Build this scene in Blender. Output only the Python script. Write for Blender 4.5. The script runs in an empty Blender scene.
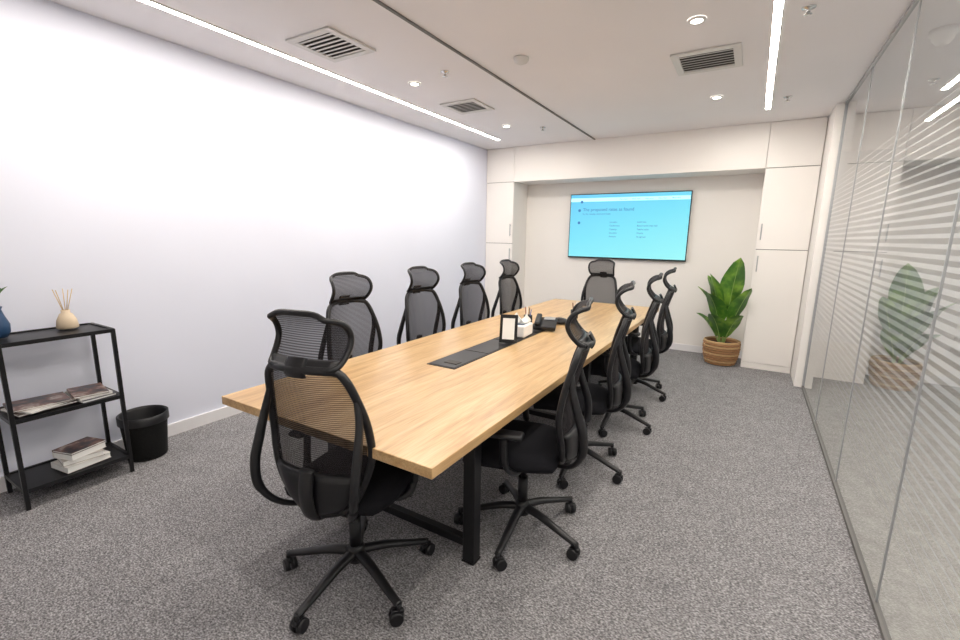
import bpy, bmesh, math, random
from mathutils import Vector, Matrix
random.seed(7)
sc=bpy.context.scene
try:
    sc.view_settings.view_transform='Standard'
except Exception: pass

# ------------------------------------------------ materials
def mat(name,col=(.8,.8,.8),rough=.5,metal=0,emis=None,es=0,spec=.5):
    m=bpy.data.materials.new(name);m.use_nodes=True
    b=m.node_tree.nodes['Principled BSDF']
    b.inputs['Base Color'].default_value=(*col,1);b.inputs['Roughness'].default_value=rough
    b.inputs['Metallic'].default_value=metal;b.inputs['Specular IOR Level'].default_value=spec
    if emis: b.inputs['Emission Color'].default_value=(*emis,1);b.inputs['Emission Strength'].default_value=es
    return m
def nt(m): return m.node_tree.nodes,m.node_tree.links,m.node_tree.nodes['Principled BSDF']
def ramp(n,stops):
    r=n.new('ShaderNodeValToRGB');e=r.color_ramp.elements
    e[0].position,e[0].color=stops[0][0],(*stops[0][1],1);e[1].position,e[1].color=stops[-1][0],(*stops[-1][1],1)
    for p,c in stops[1:-1]:
        x=e.new(p);x.color=(*c,1)
    return r
def tex(n,l,kind,scale,det=3,sc3=(1,1,1),coord='Object'):
    t=n.new('ShaderNodeTexCoord');mp=n.new('ShaderNodeMapping');mp.inputs['Scale'].default_value=sc3
    x=n.new(kind);x.inputs['Scale'].default_value=scale
    if 'Detail' in x.inputs: x.inputs['Detail'].default_value=det
    l.new(t.outputs[coord],mp.inputs[0]);l.new(mp.outputs[0],x.inputs['Vector']);return x

def paint(name,col,rough=.6):
    m=mat(name,col,rough);n,l,b=nt(m)
    x=tex(n,l,'ShaderNodeTexNoise',1.2,2)
    r=ramp(n,[(.3,tuple(c*.97 for c in col)),(.7,col)]);l.new(x.outputs[0],r.inputs[0]);l.new(r.outputs[0],b.inputs['Base Color'])
    return m
M_wallL=paint('paint_cool_light_tint',(.79,.815,.935))  # lavender cast of cool light, put into the wall's base colour
M_wall=paint('paint_white',(.88,.85,.82))
M_wallC=paint('paint_corridor',(.70,.72,.75))
M_ceil=paint('paint_ceiling',(.87,.85,.87),.8)
M_cab=paint('cabinet_laminate',(.90,.87,.84),.35)
M_seam=mat('seam',(.25,.24,.23),.8)
M_base=mat('baseboard_white',(.85,.84,.86),.4)
M_black=mat('black_plastic',(.007,.007,.009),.42,spec=.45)
M_black2=mat('black_metal',(.009,.009,.011),.4,.1,spec=.4)
M_seat=mat('seat_fabric',(.009,.009,.012),.9,spec=.2)
M_alum=mat('channel_grey',(.45,.46,.48),.4,.6)
M_led=mat('led_warm',(1,1,1),.5,0,(1,.92,.82),66)
M_dl=mat('downlight_emit',(1,1,1),.5,0,(1,.93,.8),30)
M_white=mat('white_plastic',(.85,.84,.83),.4)
M_paper=mat('paper_white',(.9,.9,.88),.7)
M_vent=mat('vent_white',(.70,.69,.68),.5)
M_dark=mat('vent_dark',(.07,.065,.06),.8)
M_dark2=mat('track_grey',(.16,.155,.15),.6)
M_chrome=mat('chrome',(.7,.7,.7),.2,1)

# carpet
M_carpet=mat('carpet',(.3,.3,.3),.95,spec=.1);n,l,b=nt(M_carpet)
x1=tex(n,l,'ShaderNodeTexNoise',105,5,(1,1.6,1));r1=ramp(n,[(.30,(.075,.073,.078)),(.44,(.185,.182,.190)),(.55,(.29,.287,.298)),(.70,(.50,.495,.515))])
l.new(x1.outputs[0],r1.inputs[0])
x2=tex(n,l,'ShaderNodeTexNoise',9,2);r2=ramp(n,[(.3,(.88,.87,.87)),(.7,(1.0,.99,.98))]);l.new(x2.outputs[0],r2.inputs[0])
mx=n.new('ShaderNodeMixRGB');mx.blend_type='MULTIPLY';mx.inputs[0].default_value=1
l.new(r1.outputs[0],mx.inputs[1]);l.new(r2.outputs[0],mx.inputs[2]);l.new(mx.outputs[0],b.inputs['Base Color'])
bp=n.new('ShaderNodeBump');bp.inputs['Strength'].default_value=.2;bp.inputs['Distance'].default_value=.005
l.new(x1.outputs[0],bp.inputs['Height']);l.new(bp.outputs[0],b.inputs['Normal'])
# corridor floor
M_tile=mat('corridor_tile',(.5,.48,.45),.4);n,l,b=nt(M_tile)
x1=tex(n,l,'ShaderNodeTexNoise',14,6);r1=ramp(n,[(.3,(.40,.38,.35)),(.7,(.56,.54,.50))]);l.new(x1.outputs[0],r1.inputs[0]);l.new(r1.outputs[0],b.inputs['Base Color'])
# wood
M_wood=mat('oak_laminate',(.7,.45,.22),.30);n,l,b=nt(M_wood)
x1=tex(n,l,'ShaderNodeTexNoise',3.2,6,(7,.55,7));x1.inputs['Distortion'].default_value=.6
r1=ramp(n,[(.25,(.43,.25,.11)),(.45,(.57,.36,.165)),(.6,(.64,.43,.215)),(.8,(.73,.52,.28))])
l.new(x1.outputs[0],r1.inputs[0])
x2=tex(n,l,'ShaderNodeTexNoise',30,3,(6,.25,6));r2=ramp(n,[(.35,(.78,.76,.74)),(.6,(1,1,1))]);l.new(x2.outputs[0],r2.inputs[0])
mx=n.new('ShaderNodeMixRGB');mx.blend_type='MULTIPLY';mx.inputs[0].default_value=.8
l.new(r1.outputs[0],mx.inputs[1]);l.new(r2.outputs[0],mx.inputs[2]);l.new(mx.outputs[0],b.inputs['Base Color'])
# woven mesh: open holes face-on, closing up at grazing angles like real fabric
def meshmat(name,col,trans,sc3=(1,1,1)):
    m=mat(name,col,.8,spec=.2);n,l,b=nt(m)
    out=n['Material Output'];tr=n.new('ShaderNodeBsdfTransparent');ms=n.new('ShaderNodeMixShader')
    w=tex(n,l,'ShaderNodeTexWave',38,0,sc3);w.bands_direction='Z'
    r=ramp(n,[(.2,(trans*1.5,)*3),(.8,(trans*.5,)*3)]);l.new(w.outputs['Fac'],r.inputs[0])
    lw=n.new('ShaderNodeLayerWeight');lw.inputs['Blend'].default_value=.5
    s=n.new('ShaderNodeMath');s.operation='SUBTRACT';s.inputs[0].default_value=1.15;s.use_clamp=True;l.new(lw.outputs['Facing'],s.inputs[1])
    q=n.new('ShaderNodeMath');q.operation='MULTIPLY';l.new(s.outputs[0],q.inputs[0]);l.new(r.outputs[0],q.inputs[1])
    l.new(q.outputs[0],ms.inputs[0]);l.new(b.outputs[0],ms.inputs[1]);l.new(tr.outputs[0],ms.inputs[2]);l.new(ms.outputs[0],out.inputs[0])
    return m
M_mesh=meshmat('chair_mesh',(.022,.019,.022),.27)
M_wire=meshmat('bin_wire',(.012,.012,.012),.12)
# glass
M_glass=mat('clear_glass');n,l,b=nt(M_glass);out=n['Material Output'];n.remove(b)
tr=n.new('ShaderNodeBsdfTransparent');tr.inputs[0].default_value=(.93,.96,.97,1)
gl=n.new('ShaderNodeBsdfGlossy');gl.inputs['Roughness'].default_value=.01
lw=n.new('ShaderNodeLayerWeight');lw.inputs['Blend'].default_value=.5
p=n.new('ShaderNodeMath');p.operation='POWER';p.inputs[1].default_value=3.2;ma=n.new('ShaderNodeMath');ma.operation='MULTIPLY_ADD';ma.inputs[1].default_value=.86;ma.inputs[2].default_value=.14
ms=n.new('ShaderNodeMixShader');l.new(lw.outputs['Facing'],p.inputs[0]);l.new(p.outputs[0],ma.inputs[0]);l.new(ma.outputs[0],ms.inputs[0])
l.new(tr.outputs[0],ms.inputs[1]);l.new(gl.outputs[0],ms.inputs[2]);l.new(ms.outputs[0],out.inputs[0])
# frosted film stripes (on the corridor face of the glass)
M_film=mat('frosted_film',(.97,.98,1),.7);n,l,b=nt(M_film);out=n['Material Output']
t=n.new('ShaderNodeTexCoord');sp=n.new('ShaderNodeSeparateXYZ');l.new(t.outputs['Object'],sp.inputs[0])
def mth(op,a,bb,c=None):
    q=n.new('ShaderNodeMath');q.operation=op
    for i,v in enumerate((a,bb,c)):
        if v is None: continue
        if isinstance(v,(int,float)): q.inputs[i].default_value=v
        else: l.new(v,q.inputs[i])
    return q.outputs[0]
fr=mth('FRACT',mth('MULTIPLY',sp.outputs['Z'],1/.040),0)
dist=mth('ABSOLUTE',mth('SUBTRACT',sp.outputs['Z'],1.22),0)
duty=mth('SUBTRACT',.62,mth('MULTIPLY',dist,.62))
inside=mth('LESS_THAN',fr,duty)
tr=n.new('ShaderNodeBsdfTransparent');ms=n.new('ShaderNodeMixShader');tl=n.new('ShaderNodeBsdfTranslucent');tl.inputs[0].default_value=(.95,.97,1,1)
m2=n.new('ShaderNodeMixShader');m2.inputs[0].default_value=.35;l.new(b.outputs[0],m2.inputs[1]);l.new(tl.outputs[0],m2.inputs[2])
l.new(mth('MULTIPLY',inside,.66),ms.inputs[0]);l.new(tr.outputs[0],ms.inputs[1]);l.new(m2.outputs[0],ms.inputs[2]);l.new(ms.outputs[0],out.inputs[0])
# tv screen
M_scr=mat('tv_screen',(.02,.02,.02),.3);n,l,b=nt(M_scr)
t=n.new('ShaderNodeTexCoord');sp=n.new('ShaderNodeSeparateXYZ');l.new(t.outputs['Generated'],sp.inputs[0])
ad=n.new('ShaderNodeMath');ad.operation='MULTIPLY_ADD';ad.inputs[1].default_value=.35;l.new(sp.outputs['X'],ad.inputs[0])
mu=n.new('ShaderNodeMath');mu.operation='MULTIPLY';mu.inputs[1].default_value=-.65;l.new(sp.outputs['Z'],mu.inputs[0]);l.new(mu.outputs[0],ad.inputs[2])
a2=n.new('ShaderNodeMath');a2.operation='ADD';a2.inputs[1].default_value=.65;l.new(ad.outputs[0],a2.inputs[0])
r=ramp(n,[(0,(.10,.60,.95)),(.5,(.20,.80,.97)),(1,(.34,.96,.97))]);l.new(a2.outputs[0],r.inputs[0])
l.new(r.outputs[0],b.inputs['Emission Color']);b.inputs['Emission Strength'].default_value=.98
M_tvtop=mat('tv_toolbar',(.3,.5,.6),.4,0,(.45,.88,.99),.9)
M_tvtxt=mat('tv_text',(.0,.02,.1),.5,0,(.04,.22,.55),.8)
# leaves
M_leaf=mat('leaf_green',(.06,.16,.03),.4);n,l,b=nt(M_leaf)
x1=tex(n,l,'ShaderNodeTexNoise',6,3);r1=ramp(n,[(.3,(.02,.085,.012)),(.5,(.06,.18,.02)),(.7,(.25,.44,.05))]);l.new(x1.outputs[0],r1.inputs[0]);l.new(r1.outputs[0],b.inputs['Base Color'])
M_stem=mat('leaf_stem',(.28,.42,.12),.5)
M_soil=mat('soil',(.03,.02,.012),.95)
M_wick=mat('wicker',(.35,.18,.08),.7)
M_wickd=mat('wicker_dark',(.22,.10,.04),.7)
M_wickl=mat('wicker_light',(.52,.33,.16),.7)
M_cream=mat('cream_ceramic',(.62,.50,.36),.6)
M_reed=mat('reed',(.6,.42,.2),.7)
M_blue=mat('blue_ceramic',(.02,.06,.14),.35)
M_pen=mat('pen_blue',(.03,.08,.35),.4)
M_mag=[mat('mag_%d'%i,c,.4) for i,c in enumerate([(.22,.05,.04),(.45,.41,.38),(.05,.05,.07),(.12,.08,.07),(.75,.73,.7)])]
M_cov=mat('magazine_cover',(.3,.3,.3),.3);n,l,b=nt(M_cov)
x1=tex(n,l,'ShaderNodeTexNoise',16,3);r1=ramp(n,[(.42,(.025,.025,.035)),(.56,(.18,.08,.06)),(.70,(.50,.44,.40))]);l.new(x1.outputs[0],r1.inputs[0]);l.new(r1.outputs[0],b.inputs['Base Color'])

# ------------------------------------------------ builder
def cr(pts,k=6):
    pts=[Vector(p) for p in pts];o=[]
    for i in range(len(pts)-1):
        p0=pts[max(i-1,0)];p1=pts[i];p2=pts[i+1];p3=pts[min(i+2,len(pts)-1)]
        for j in range(k):
            t=j/k;o.append(.5*((2*p1)+(p2-p0)*t+(2*p0-5*p1+4*p2-p3)*t*t+(3*p1-p0-3*p2+p3)*t**3))
    o.append(pts[-1]);return o
def lerpk(keys,t):
    for i in range(len(keys)-1):
        if t<=keys[i+1][0]+1e-9:
            a,b=keys[i],keys[i+1];h=b[0]-a[0];s=(t-a[0])/h
            def sl(j):
                if j<=0: return (keys[1][1]-keys[0][1])/(keys[1][0]-keys[0][0])
                if j>=len(keys)-1: return (keys[-1][1]-keys[-2][1])/(keys[-1][0]-keys[-2][0])
                return (keys[j+1][1]-keys[j-1][1])/(keys[j+1][0]-keys[j-1][0])
            m0,m1=sl(i)*h,sl(i+1)*h
            return (2*s**3-3*s*s+1)*a[1]+(s**3-2*s*s+s)*m0+(-2*s**3+3*s*s)*b[1]+(s**3-s*s)*m1
    return keys[-1][1]
class B:
    def __init__(s): s.bm=bmesh.new();s.mats=[]
    def mi(s,m):
        if m not in s.mats: s.mats.append(m)
        return s.mats.index(m)
    def box(s,c,size,m,rot=None,bev=0,seg=2):
        r=bmesh.ops.create_cube(s.bm,size=1);vs=r['verts']
        M=Matrix.Translation(Vector(c))@(rot.to_4x4() if rot is not None else Matrix())@Matrix.Diagonal((*size,1))
        bmesh.ops.transform(s.bm,matrix=M,verts=vs)
        fs=set(f for v in vs for f in v.link_faces);i=s.mi(m)
        for f in fs:f.material_index=i
        if bev:
            es=list(set(e for v in vs for e in v.link_edges))
            rr=bmesh.ops.bevel(s.bm,geom=es,offset=bev,segments=seg,affect='EDGES',profile=.5)
            for f in rr['faces']:f.material_index=i;f.smooth=True
    def ring(s,pts): return [s.bm.verts.new(p) for p in pts]
    def skin(s,rings,m,close=True,caps=True,smooth=True):
        i=s.mi(m);n=len(rings[0])
        for a,b in zip(rings,rings[1:]):
            for j in range(n if close else n-1):
                k=(j+1)%n
                f=s.bm.faces.new((a[j],a[k],b[k],b[j]));f.material_index=i;f.smooth=smooth
        if caps and close:
            for r in(list(reversed(rings[0])),rings[-1]):
                try:
                    f=s.bm.faces.new(r);f.material_index=i
                except ValueError: pass
    def tube(s,pts,r,m,seg=8,k=6,smooth=True,flat=None,ref=None,closed=False,sp=True):
        P=cr(pts,k) if sp else [Vector(p) for p in pts]
        N=len(P);rings=[]
        for i,p in enumerate(P):
            if closed: t=P[(i+1)%(N-1)]-P[(i-1)%(N-1)]
            else: t=P[min(i+1,N-1)]-P[max(i-1,0)]
            t.normalize()
            rf=Vector(ref) if ref else (Vector((0,0,1)) if abs(t.z)<.9 else Vector((1,0,0)))
            a=t.cross(rf);a.normalize();b=t.cross(a)
            rr=r(i/(N-1)) if callable(r) else r
            fa,fb=flat if flat else(1,1)
            rings.append(s.ring([p+a*(rr*fa*math.cos(2*math.pi*q/seg))+b*(rr*fb*math.sin(2*math.pi*q/seg)) for q in range(seg)]))
        s.skin(rings,m,caps=not closed,smooth=smooth)
    def cyl(s,p0,p1,r0,r1,m,seg=20):
        s.tube([p0,p1],lambda t:r0+(r1-r0)*t,m,seg=seg,sp=False)
    def lathe(s,prof,c,m,seg=32,caps=True):
        rings=[s.ring([Vector(c)+Vector((r*math.cos(2*math.pi*q/seg),r*math.sin(2*math.pi*q/seg),z)) for q in range(seg)]) for r,z in prof]
        s.skin(rings,m,caps=caps)
    def grid(s,f,nu,nv,m,smooth=True):
        rings=[s.ring([f(u/nu,v/nv) for u in range(nu+1)]) for v in range(nv+1)]
        s.skin(rings,m,close=False,caps=False,smooth=smooth)
    def slab(s,f,g,nu,nv,m):
        i=s.mi(m)
        A=[s.ring([f(u/nu,v/nv) for u in range(nu+1)]) for v in range(nv+1)]
        C=[s.ring([g(u/nu,v/nv) for u in range(nu+1)]) for v in range(nv+1)]
        def F(*q):
            x=s.bm.faces.new(q);x.material_index=i;x.smooth=True
        for v in range(nv):
            for u in range(nu):
                F(A[v][u],A[v][u+1],A[v+1][u+1],A[v+1][u]);F(C[v][u],C[v+1][u],C[v+1][u+1],C[v][u+1])
            F(A[v][0],A[v+1][0],C[v+1][0],C[v][0]);F(A[v][nu],C[v][nu],C[v+1][nu],A[v+1][nu])
        for u in range(nu):
            F(A[0][u],C[0][u],C[0][u+1],A[0][u+1]);F(A[nv][u],A[nv][u+1],C[nv][u+1],C[nv][u])
    def done(s,name,loc=(0,0,0),rz=0,parent=None,recalc=True):
        if recalc: bmesh.ops.recalc_face_normals(s.bm,faces=s.bm.faces)
        me=bpy.data.meshes.new(name);s.bm.to_mesh(me);s.bm.free()
        for m in s.mats: me.materials.append(m)
        o=bpy.data.objects.new(name,me);bpy.context.collection.objects.link(o)
        o.location=loc;o.rotation_euler=(0,0,rz)
        if parent:o.parent=parent
        return o
def simple(name,c,size,m,bev=0,parent=None):
    b=B();b.box((0,0,0),size,m,bev=bev);return b.done(name,c,parent=parent)
def span(name,x0,x1,y0,y1,z0,z1,m,bev=0,parent=None):
    return simple(name,((x0+x1)/2,(y0+y1)/2,(z0+z1)/2),(x1-x0,y1-y0,z1-z0),m,bev,parent)
def empty(name,loc=(0,0,0)):
    o=bpy.data.objects.new(name,None);bpy.context.collection.objects.link(o);o.location=loc;return o

# ------------------------------------------------ room dims
XL,XG,C,YB,YF,YG=-3.576,.60,2.778,6.556,6.08,5.56
XC,XN,ZN=.023,-3.11,2.295
YR=-1.6;XR=2.5;YE=8.5
span('floor',XL-.1,XG,YR-.1,YB+.1,-.1,0,M_carpet)
span('floor_corridor',XG,XR+.1,YR-.1,YE,-.1,0,M_tile)
span('ceiling',XL-.1,XR+.1,YR-.1,YE,C,C+.1,M_ceil)
span('wall_left',XL-.1,XL,YR-.1,YB+.1,0,C,M_wallL)
span('wall_front',XL,XR,YR-.1,YR,0,C,M_wall)
span('wall_back',XL,XG+.02,YB,YB+.1,0,C,M_wall)
span('wall_right',XR,XR+.1,YR-.1,YE,0,C,M_wallC)
span('wall_corridor_end',XG+.02,XR,YE,YE+.1,0,C,M_wallC)
span('wall_pier',.525,XG+.02,YG+.005,YB,0,C,M_wall)
span('wall_corridor_side',XG-.08,XG+.02,YB+.1,YE,0,C,M_wall)
span('baseboard_left',XL,XL+.015,YR,YF,0,.09,M_base)
span('baseboard_back',XN,XC,YB-.015,YB,0,.09,M_base)
span('baseboard_corridor',XR-.015,XR,YR,YE,0,.1,M_alum)

# cabinets + header
def cabinet(x0,x1,name,hx):
    e=empty(name,((x0+x1)/2,YF+.2,0))
    def ch(n,*a,**k):
        o=span(n,*a,**k);o.parent=e;o.matrix_parent_inverse=Matrix.Translation(-Vector(e.location));return o
    ch('carcass',x0,x1,YF+.02,YB-.002,.0,C-.002,M_cab)
    ch('plinth',x0+.002,x1-.002,YF+.006,YF+.02,0,.07,M_cab)
    ch('door_lower',x0+.002,x1-.002,YF,YF+.0195,.074,1.398,M_cab,bev=.002)
    ch('door_upper',x0+.002,x1-.002,YF,YF+.0195,1.406,2.29,M_cab,bev=.002)
    ch('top_panel',x0+.002,x1-.002,YF,YF+.0195,2.298,C-.004,M_cab,bev=.001)
    ch('seam_strip',x0+.004,x1-.004,YF+.012,YF+.0202,.071,2.3,M_seam)
    for z in(1.24,1.60):
        ch('handle',hx-.006,hx+.006,YF-.024,YF-.014,z-.09,z+.09,M_alum,bev=.003)
        ch('handle_post',hx-.004,hx+.004,YF-.014,YF,z+.06,z+.07,M_alum)
        ch('handle_post',hx-.004,hx+.004,YF-.014,YF,z-.07,z-.06,M_alum)
cabinet(XC,.52,'tall_cabinet',XC+.035)
cabinet(XL+.003,XN,'tall_cabinet',XN-.035)
span('wall_niche_header',XN+.003,XC-.003,YF,YB-.001,ZN,C-.001,M_cab)

# ------------------------------------------------ ceiling items
def led(x,y1,ys=-1.2,name='linear_ceiling_light'):
    e=empty(name,(x,(ys+y1)/2,C-.004));L=y1-ys
    for nm,dx,w,m,dz in(('diffuser',0,.040,M_led,0),('edge_left',-.025,.008,M_vent,0),('edge_right',.025,.008,M_vent,0)):
        simple(nm,(dx,0,dz-.002),(w,L,.010),m,parent=e)
led(-3.07,5.52,.3);led(-.025,5.445);led(1.42,6.7)
span('ceiling_gap_strip',-1.943,-1.923,YR,YF-.01,C-.010,C-.001,M_dark2)  # grey strip added under the ceiling to draw its dark gap line
def downlight(x,y):
    b=B();b.lathe([(.033,0),(.047,0),(.052,.006),(.052,.009)],(0,0,-.010),M_white,seg=28,caps=False)
    b.lathe([(.0005,0),(.034,0)],(0,0,-.007),M_dl,seg=28,caps=False)
    b.done('recessed_downlight',(x,y,C))
for x,y in((-.43,3.15),(-2.63,3.23),(-.43,4.83),(-2.63,4.91),(-.43,1.4),(-2.63,1.4)): downlight(x,y)
def vent(x,y,w=.40):
    b=B();h=w/2
    for c,s in(((0,h-.025,0),(w,.05,.014)),((0,-h+.025,0),(w,.05,.014)),((h-.025,0,0),(.05,w-.1,.014)),((-h+.025,0,0),(.05,w-.1,.014))):
        b.box((c[0],c[1],-.008),s,M_vent,bev=.003)
    b.box((0,0,-.002),(w-.09,w-.09,.003),M_dark)
    ns=7
    for i in range(ns):
        yy=-h+.05+(w-.1)*(i+.5)/ns
        b.box((0,yy,-.012),(w-.1,.030,.003),M_vent,rot=Matrix.Rotation(math.radians(15),3,'X'))
    b.done('ceiling_air_vent',(x,y,C))
vent(-2.63,2.34,.42);vent(-2.60,4.02,.40);vent(-.43,3.84,.44)
def disc(name,x,y,prof,m):
    b=B();b.lathe(prof,(0,0,0),m,seg=24);b.done(name,(x,y,C-.001))
disc('smoke_detector',-1.59,3.17,[(.055,0),(.055,-.015),(.045,-.03),(.02,-.042),(.001,-.042)],M_vent)
for x,y in((.12,3.29),(-2.24,3.13),(-2.28,5.16),(.12,5.12)):
    disc('fire_sprinkler',x,y,[(.035,0),(.033,-.005),(.012,-.008),(.008,-.03),(.02,-.033),(.02,-.036),(.001,-.037)],M_chrome)
disc('dome_camera',.85,4.0,[(.07,0),(.07,-.03),(.055,-.035),(.05,-.06),(.03,-.085),(.001,-.09)],M_white)

# ------------------------------------------------ glass partition
g=empty('glass_partition',(XG,2,0))
js=[YG,4.45,3.35,2.25,1.15,.05,YR+.01]
for a,bb in zip(js,js[1:]):
    b=B();b.grid(lambda u,v,a=a,bb=bb:Vector((0,bb+.004+(a-bb-.008)*u-2,.02+(C-.04)*v)),1,1,M_glass);b.done('pane',parent=g)
    b=B();b.grid(lambda u,v,a=a,bb=bb:Vector((.003,bb+.006+(a-bb-.012)*u-2,.34+(1.76)*v)),1,1,M_film);b.done('frosted_film',parent=g)
for j in js[1:-1]: simple('joint',(0,j-2,C/2),(.008,.007,C-.06),M_alum,parent=g)
LY=YG-YR-.01
simple('channel_bottom',(0,(YG+YR+.01)/2-2,.011),(.022,LY,.022),M_dark2,parent=g)
simple('channel_top',(0,(YG+YR+.01)/2-2,C-.011),(.022,LY,.02),M_alum,parent=g)
simple('channel_end',(0,YG-.012-2,C/2),(.022,.016,C-.05),M_alum,parent=g)

# ------------------------------------------------ tv
tx0,tx1,tz0,tz1=-2.38,-.745,1.21,2.125
tw,th=tx1-tx0,tz1-tz0
tv=empty('wall_mounted_television',((tx0+tx1)/2,6.50,(tz0+tz1)/2))
simple('bezel',(0,.018,0),(tw,.03,th),M_black,bev=.004,parent=tv)
simple('wall_mount',(0,.044,0),(.5,.02,.4),M_black2,parent=tv)
simple('screen',(0,.0015,.004),(tw-.022,.003,th-.034),M_scr,parent=tv)
simple('toolbar',(0,-.0005,th/2-.085),(tw-.03,.001,.05),M_tvtop,parent=tv)
def txt(s,x,z,size):
    c=bpy.data.curves.new('screen_text','FONT');c.body=s;c.size=size;c.extrude=.0003;c.materials.append(M_tvtxt)
    o=bpy.data.objects.new('screen_text',c);bpy.context.collection.objects.link(o);o.parent=tv;o.location=(x,-.0015,z);o.rotation_euler=(math.pi/2,0,0)
txt('The proposed rates as found',-.62,.215,.062)
txt('for the meeting rooms and desks',-.62,.165,.03)
for i,s in enumerate(['Location','Conference','Capacity','Duration','Amount']): txt(s,-.22,.05-i*.050,.030)
for i,s in enumerate(['Level two','Board room main hall','Twelve seats','Hourly','As agreed']): txt(s,.16,.05-i*.050,.030)
for i in range(5): txt('Menu item',-.10+i*.17,th/2-.094,.024)
for x,z in((-.67,.05),(-.64,.345),(-.67,.225)):
    b=B();b.lathe([(.001,0),(.02,0)],(0,0,0),M_tvtxt,seg=16,caps=False);o=b.done('screen_icon',(x,-.0015,z),parent=tv);o.rotation_euler=(math.pi/2,0,0)

# ------------------------------------------------ table
X0,X1,Y0,Y1=-2.045,-.82,1.075,5.22
tc=((X0+X1)/2,(Y0+Y1)/2)
t=empty('conference_table',(tc[0],tc[1],0));W=X1-X0;L=Y1-Y0
simple('table_top',(0,0,.73),(W,L,.04),M_wood,bev=.003,parent=t)
simple('cable_tray',(-.05,-.34,.7505),(.20,1.56,.006),M_black2,bev=.002,parent=t)
for i in range(4):
    simple('tray_lid',(-.05,-.34-.585+i*.39,.7545),(.18,.37,.003),M_black,bev=.001,parent=t)
simple('tray_outlet',(-.03,-1.02,.757),(.09,.06,.006),M_dark,bev=.002,parent=t)
for y in(1.585,3.20,4.86):
    yy=y-tc[1]
    for sx in(-1,1): simple('leg',(sx*(W/2-.16),yy,.358),(.06,.06,.704),M_black2,bev=.004,parent=t)
    simple('foot_rail',(0,yy,.09),(W-.38,.04,.04),M_black2,bev=.003,parent=t)
    simple('top_rail',(0,yy,.685),(W-.38,.05,.045),M_black2,bev=.003,parent=t)
    for sx in(-1,1): simple('foot_pad',(sx*(W/2-.16),yy,.003),(.066,.066,.006),M_black2,parent=t)
for sx in(-1,1): simple('long_rail',(sx*(W/2-.16),0,.69),(.04,3.2,.04),M_black2,parent=t)

# table items
def rotz(a): return Matrix.Rotation(a,3,'Z')
b=B();tilt=Matrix.Rotation(math.radians(-14),3,'X')
b.box((0,0,.10),(.125,.012,.20),M_black,rot=tilt,bev=.003);b.box((0,-.0066,.10),(.085,.002,.150),M_paper,rot=tilt)
b.box((0,.05,.07),(.05,.006,.145),M_black,rot=Matrix.Rotation(math.radians(22),3,'X'))
b.done('picture_frame',(-1.42,2.76,.760),math.radians(20))
b=B();b.box((0,0,.045),(.11,.20,.09),M_white,bev=.01);b.box((0,0,.09),(.06,.12,.002),M_blue)
b.grid(lambda u,v:Vector((-.035+.07*u+.02*math.sin(v*5),-.05+.10*u*.9+.02*math.sin(u*9),.088+.09*v*(.7+.3*math.sin(u*7)))),8,6,M_paper)
b.done('tissue_box',(-1.45,3.04,.758),.1,recalc=False)
b=B();b.box((0,0,.03),(.18,.2,.03),M_black,rot=Matrix.Rotation(.25,3,'X'),bev=.006);b.box((-.06,0,.062),(.045,.2,.03),M_black,rot=Matrix.Rotation(.25,3,'X'),bev=.012)
b.box((.03,.06,.064),(.09,.05,.006),M_alum,rot=Matrix.Rotation(.25,3,'X'))
b.box((0,.04,.02),(.12,.1,.04),M_black)
b.done('desk_phone',(-1.40,3.38,.770),.3)
b=B();b.lathe([(.001,0),(.07,0),(.075,.015),(.06,.035),(.02,.045),(.001,.046)],(0,0,0),M_black)
for k in range(3):
    a=k*2.094;b.box((.1*math.cos(a),.1*math.sin(a),.014),(.12,.045,.026),M_black,rot=rotz(a),bev=.01)
b.done('conference_speakerphone',(-1.40,3.70,.758),.5)
for i,(x,y,h) in enumerate(((-1.55,3.36,.10),(-1.38,4.03,.08))):
    b=B();b.lathe([(.001,0),(.035,0),(.036,h*.7),(.036,h),(.033,h),(.032,h*.2),(.001,h*.15)],(0,0,0),M_black2)
    for k in range(4):
        a=k*1.6+i;b.cyl((.008*math.cos(a),.008*math.sin(a),h*.2),(.028*math.cos(a),.028*math.sin(a),h+.05+.01*k),.0035,.0035,(M_pen,M_black,M_mag[0],M_white)[k],seg=6)
    b.done('pen_holder',(x,y,.758 if i==0 else .751),recalc=False)

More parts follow.
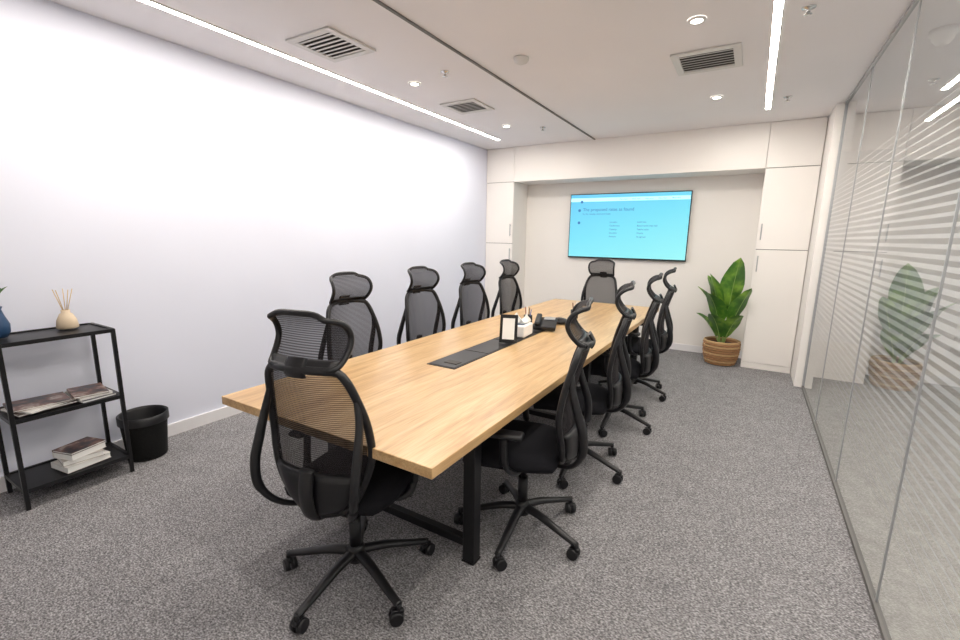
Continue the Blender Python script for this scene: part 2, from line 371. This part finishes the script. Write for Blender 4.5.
# ------------------------------------------------ chair
def chair_mesh(base_a):
    b=B()
    for k in range(5):
        a=math.radians(base_a+72*k);ca,sa=math.cos(a),math.sin(a)
        pts=[(.02*ca,.02*sa,.135),(.12*ca,.12*sa,.125),(.24*ca,.24*sa,.095),(.325*ca,.325*sa,.075)]
        b.tube(pts,lambda t:.026-.010*t,M_black,seg=10,flat=(1.0,.75))
        cx,cy=.325*ca,.325*sa
        b.cyl((cx,cy,.045),(cx,cy,.085),.011,.011,M_black,seg=10)
        ta=a+.6+k*.9;wx,wy=-math.sin(ta),math.cos(ta);ox,oy=math.cos(ta)*.012,math.sin(ta)*.012
        for sgn in(-1,1):
            p0=Vector((cx+ox+wx*.006*sgn,cy+oy+wy*.006*sgn,.029));p1=Vector((cx+ox+wx*.026*sgn,cy+oy+wy*.026*sgn,.029))
            b.cyl(p0,p1,.029,.026,M_black,seg=18)
        b.box((cx+ox*.5,cy+oy*.5,.05),(.05,.022,.018),M_black,rot=rotz(ta),bev=.006)
    b.lathe([(.001,.095),(.038,.095),(.042,.12),(.04,.15),(.03,.17),(.001,.17)],(0,0,0),M_black,seg=20)
    b.cyl((0,0,.15),(0,0,.30),.027,.025,M_black,seg=18);b.cyl((0,0,.29),(0,0,.42),.015,.015,M_black2,seg=14)
    b.box((0,-.02,.425),(.17,.26,.05),M_black,bev=.012);b.cyl((.08,.03,.43),(.25,.05,.425),.006,.008,M_black,seg=8)
    def top(u,v):
        U=u*2-1;V=v*2-1;e=max(0,1-abs(U)**5)*max(0,1-abs(V)**5)
        return Vector((U*.245*(1-.13*abs(V)**3),.045+V*.235*(1-.10*abs(U)**3),.485+.045*e-.03*max(0,V)**3+.012*U*U*e))
    def bot(u,v):
        U=u*2-1;V=v*2-1
        return Vector((U*.235*(1-.15*abs(V)**3),.045+V*.235*(1-.10*abs(U)**3),.455-.02*max(0,V)**3))
    b.slab(top,bot,16,16,M_seat)
    # backrest
    Z0,Z1=.47,1.035
    wk=[(0,.09),(.08,.145),(.35,.212),(.60,.214),(.85,.185),(.96,.162),(1,.140)]
    yk=[(0,-.225),(.2,-.225),(.45,-.210),(.7,-.230),(1,-.280)]
    def bk(U,t,off=0):
        return Vector((U*lerpk(wk,t),lerpk(yk,t)+.045*U*U-off-.02,Z0+(Z1-Z0)*t+.012*(1-U*U)*max(0,(t-.9)*10)))
    b.grid(lambda u,v:bk(u*2-1,v),14,24,M_mesh)
    bor=[bk(-1,i/20) for i in range(21)]+[bk(-1+2*i/8,1) for i in range(1,8)]+[bk(1,1-i/20) for i in range(21)]+[bk(1-2*i/8,0) for i in range(1,9)]
    b.tube(bor,.015,M_black,seg=8,k=2,ref=(0,1,.01))
    b.slab(lambda u,v:bk((u*2-1)*.95,.0+.30*v,.004),lambda u,v:bk((u*2-1)*.90,.01+.27*v,.022),10,8,M_black)
    # outer frame: leaves the back edge at mid height, bows back and curls under the seat
    for s in(-1,1):
        b.tube([(s*.190,-.226,.93),(s*.206,-.238,.85),(s*.214,-.264,.76),(s*.218,-.292,.66),(s*.206,-.290,.56),(s*.155,-.235,.475),(s*.06,-.12,.43)],
               lambda t:.012+.008*math.sin(math.pi*min(1,t*1.1)),M_black,seg=10,flat=(1,.8))
        b.tube([(s*.10,-.02,.44),(s*.23,-.0,.445),(s*.27,.04,.50),(s*.27,.05,.63)],.016,M_black,seg=8,flat=(1.2,.9))
        b.box((s*.265,.06,.645),(.07,.20,.026),M_black,bev=.012,seg=3)
    b.tube([(0,-.12,.43),(0,-.25,.46),(0,-.285,.56),(0,-.270,.66)],.025,M_black,seg=8,flat=(1.3,.6),ref=(0,1,0))
    # headrest: short wide bracket + curved mesh pad in a frame
    b.tube([(0,-.298,1.02),(0,-.306,1.045),(0,-.285,1.085)],.014,M_black,seg=8,flat=(3.2,.6),ref=(0,1,0))
    hw=[(0,.128),(.10,.142),(.35,.154),(.70,.156),(.90,.144),(1,.112)]
    hy=[(0,-.292),(.15,-.262),(.38,-.228),(.58,-.214),(.78,-.224),(.92,-.254),(1,-.284)]
    hz=[(0,1.048),(.12,1.060),(.40,1.110),(.68,1.172),(.9,1.222),(1,1.238)]
    def hd(U,t): return Vector((U*lerpk(hw,t),lerpk(hy,t)+.020*U*U-.012*U**4*max(0,t*2-1),lerpk(hz,t)-.020*abs(U)**4*max(0,t*2-1)))
    b.grid(lambda u,v:hd(u*2-1,v),12,20,M_mesh)
    bor=[hd(-1,i/18) for i in range(19)]+[hd(-1+2*i/8,1) for i in range(1,8)]+[hd(1,1-i/18) for i in range(19)]+[hd(1-2*i/8,0) for i in range(1,9)]
    b.tube(bor,.011,M_black,seg=8,k=2,ref=(.01,1,.01))
    b.slab(lambda u,v:hd((u*2-1)*.97,.0+.20*v)+Vector((0,.003,0)),lambda u,v:hd((u*2-1)*.97,.0+.20*v)+Vector((0,-.012,0)),8,5,M_black)
    return b.done('office_chair')
def place(o,x,y,deg,sz=1):
    o.location=(x,y,0);o.rotation_euler=(0,0,math.radians(deg));o.scale=(1,1,sz)
place(chair_mesh(46),-1.35,1.22,12)
ch=chair_mesh(27);place(ch,-.88,1.92,105,.985)
for x,y,d in((-.87,2.72,103),(-.85,3.57,100),(-.87,4.42,98)):
    o=ch.copy();bpy.context.collection.objects.link(o);place(o,x,y,d)
ch=chair_mesh(54);place(ch,-2.08,2.11,-94)
for x,y,d in((-2.09,2.90,-96),(-2.09,3.68,-96),(-2.10,4.48,-94),(-1.58,5.27,176)):
    o=ch.copy();bpy.context.collection.objects.link(o);place(o,x,y,d)

# ------------------------------------------------ rack
rk=empty('metal_shelf_rack',(-3.37,.86,0));rw,rl,rh=.33,.50,.925
for sx in(-1,1):
    for sy in(-1,1): simple('post',(sx*(rw/2-.01),sy*(rl/2-.01),rh/2),(.02,.02,rh),M_black2,bev=.002,parent=rk)
for z in(.105,.50,rh-.012):
    simple('shelf',(0,0,z),(rw-.006,rl-.006,.012),M_black2,parent=rk)
    for sx in(-1,1): simple('rail_long',(sx*(rw/2-.01),0,z+.002),(.018,rl-.04,.022),M_black2,parent=rk)
    for sy in(-1,1): simple('rail_short',(0,sy*(rl/2-.01),z+.002),(rw-.04,.018,.022),M_black2,parent=rk)
b=B();b.lathe([(.001,0),(.048,0),(.052,.008),(.046,.05),(.030,.085),(.020,.092),(.022,.108),(.016,.108),(.014,.09),(.001,.088)],(0,0,0),M_cream)
for k in range(5):
    a=k*1.257+.3;b.cyl((.004*math.cos(a),.004*math.sin(a),.08),(.045*math.cos(a),.045*math.sin(a),.23),.002,.002,M_reed,seg=6)
b.done('reed_diffuser',(-3.43,.96,rh+.002))
b=B();b.lathe([(.001,0),(.035,0),(.05,.03),(.052,.07),(.035,.12),(.028,.15),(.034,.165),(.028,.165),(.022,.15),(.001,.14)],(0,0,0),M_blue)
def leafb(b,base,az,length,width,lean,bend,pet=.1,m=M_leaf,ms=M_stem,pr=.006):
    d=Vector((math.cos(az),math.sin(az),0));P=[Vector(base)];ang=lean;N=16
    tot=pet+length
    for i in range(N):
        ang+=bend/N*(i/N*2);P.append(P[-1]+(d*math.sin(ang)+Vector((0,0,1))*math.cos(ang))*(tot/N))
    side=Vector((-d.y,d.x,0));st=max(1,int(N*pet/tot))
    b.tube(P,lambda t:pr*(1-.8*t),ms,seg=6,sp=False)
    rings=[]
    for i in range(st,N+1):
        s=(i-st)/(N-st);w=width*math.sin(math.pi*min(1,(s*.97+.015))**.80)**.75 if s<1 else .001
        tg=(P[min(i+1,N)]-P[i-1]).normalized();nn=side.cross(tg)
        rings.append(b.ring([P[i]+side*(w*u)+nn*(-abs(u)*w*.30+.02*math.sin(s*14+u*2)*width*abs(u)*2) for u in(-1,-.66,-.33,0,.33,.66,1)]))
    b.skin(rings,m,close=False,caps=False)
for k in range(5): leafb(b,(0,0,.15),k*1.3+.4,.10,.022,.3,.7,pet=.04,pr=.002)
b.done('blue_vase',(-3.40,.665,rh+.002),recalc=False)
def books(name,loc,items):
    b=B();z=0
    for sx,sy,h,m,rt,dx,dy in items:
        R=rotz(rt)
        b.box((dx,dy,z+h/2),(sx-.006,sy-.006,h-.004),M_paper,rot=R)
        b.box((dx,dy,z+.001),(sx,sy,.002),m,rot=R);b.box((dx,dy,z+h-.001),(sx,sy,.002),m,rot=R)
        b.box(Vector((dx,dy,z+h/2))+R@Vector((-sx/2+.001,0,0)),(.002,sy,h),m,rot=R)
        z+=h+.0005
    return b.done(name,loc)
m=M_mag
books('magazine_pile',(-3.36,.77,.514),[(.21,.26,.012,m[3],.1,0,0),(.21,.26,.010,m[4],.35,.01,.01),(.20,.25,.010,M_cov,-.1,0,-.01)])
books('magazine_pile',(-3.34,.985,.514),[(.24,.17,.014,m[2],.1,0,0),(.22,.16,.014,m[4],.0,.0,.0),(.22,.16,.012,M_cov,-.15,.0,-.005)])
books('book_pile',(-3.33,.90,.120),[(.17,.22,.035,m[4],.15,0,0),(.15,.19,.030,m[1],-.1,0,0),(.15,.19,.035,m[4],.3,0,.0),(.15,.19,.012,M_cov,.3,0,.0)])
# bin
b=B();H=.30
b.lathe([(.001,.004),(.105,.004),(.108,0),(.112,.01),(.135,H)],(0,0,0),M_wire,seg=40,caps=False)
b.lathe([(.133,H-.008),(.139,H-.006),(.141,H),(.137,H+.005),(.131,H),(.133,H-.008)],(0,0,0),M_black,seg=40,caps=False)
b.lathe([(.001,.012),(.098,.012),(.102,.02),(.128,H-.01),(.136,H+.006),(.142,H+.002),(.142,H-.05)],(0,0,0),M_black,seg=40,caps=False)
b.done('waste_bin',(-3.38,1.258,0),recalc=False)

# ------------------------------------------------ plant in woven basket
b=B()
bp_=[(0,.150),(.10,.180),(.20,.192),(.28,.192)]
b.lathe([(.001,.0),(.142,.0),(.150,.01),(.178,.12),(.186,.20),(.184,.275),(.174,.275),(.172,.24),(.001,.24)],(0,0,0),M_wickd,seg=40,caps=False)
NR=9;NS=36
for r_ in range(NR):      # horizontal weave strands weaving over/under stakes
    z=.018+r_*.030;R0=lerpk(bp_,z)
    pts=[]
    for q in range(NS*2+1):
        a=2*math.pi*q/(NS*2);rr=R0+.005*math.cos(NS/2*a+r_*math.pi)
        pts.append((rr*math.cos(a),rr*math.sin(a),z))
    b.tube(pts,.0135,(M_wick,M_wickl,M_wick)[r_%3],seg=6,sp=False,ref=(0,0,1))
pts=[(.190*math.cos(2*math.pi*q/48),.190*math.sin(2*math.pi*q/48),.283) for q in range(49)]
b.tube(pts,.014,M_wickl,seg=8,sp=False,ref=(0,0,1))
b.lathe([(.001,.250),(.175,.246)],(0,0,0),M_soil,seg=30,caps=False)
for az,le,wi,ln,bd,pt in((-1.15,.56,.135,.10,.30,.52),(-.75,.44,.125,.30,.30,.34),(2.6,.46,.12,.14,.5,.40),(3.6,.44,.115,.22,.65,.34),(-2.1,.44,.12,.26,.7,.30),
    (-1.0,.40,.11,.42,.7,.12),(4.3,.40,.11,.45,.7,.12),(2.9,.36,.10,.50,.7,.10),(-2.6,.42,.12,.12,.35,.46),(1.6,.40,.10,.08,.15,.42)):
    leafb(b,(.03*math.cos(az),.03*math.sin(az),.25),az,le,wi,ln,bd,pet=pt,pr=.008)
b.done('potted_banana_plant',(-.205,6.12,.003),recalc=False)

# ------------------------------------------------ lights
def area(name,loc,sx,sy,pw,col,rot=(0,0,0)):
    d=bpy.data.lights.new(name,'AREA');d.shape='RECTANGLE';d.size=sx;d.size_y=sy;d.energy=pw;d.color=col
    o=bpy.data.objects.new(name,d);bpy.context.collection.objects.link(o);o.location=loc;o.rotation_euler=rot;return o
for x,y in((-.43,3.15),(-2.63,3.23),(-.43,4.83),(-2.63,4.91),(-.43,1.4),(-2.63,1.4)):
    a=area('downlight_lamp',(x,y,C-.013),.06,.06,13,(1,.94,.86));a.data.shape='DISK'
w=bpy.data.worlds.new('world');sc.world=w;w.use_nodes=True
w.node_tree.nodes['Background'].inputs[0].default_value=(.75,.85,1,1);w.node_tree.nodes['Background'].inputs[1].default_value=.5

# ------------------------------------------------ camera
thv,ya,ro=[math.radians(v) for v in(10.624,30.995,.910)]
F=Vector((-math.sin(ya),math.cos(ya),0));R=Vector((math.cos(ya),math.sin(ya),0));Z=Vector((0,0,1))
fw=F*math.cos(thv)-Z*math.sin(thv);up=F*math.sin(thv)+Z*math.cos(thv)
R2=R*math.cos(ro)+up*math.sin(ro);U2=up*math.cos(ro)-R*math.sin(ro)
cd=bpy.data.cameras.new('camera');cd.sensor_width=36;cd.lens=446.25/960*36;cd.clip_start=.05
co=bpy.data.objects.new('camera',cd);bpy.context.collection.objects.link(co)
M=Matrix((R2,U2,-fw)).transposed().to_4x4();M.translation=Vector((0,0,1.5));co.matrix_world=M
sc.camera=co
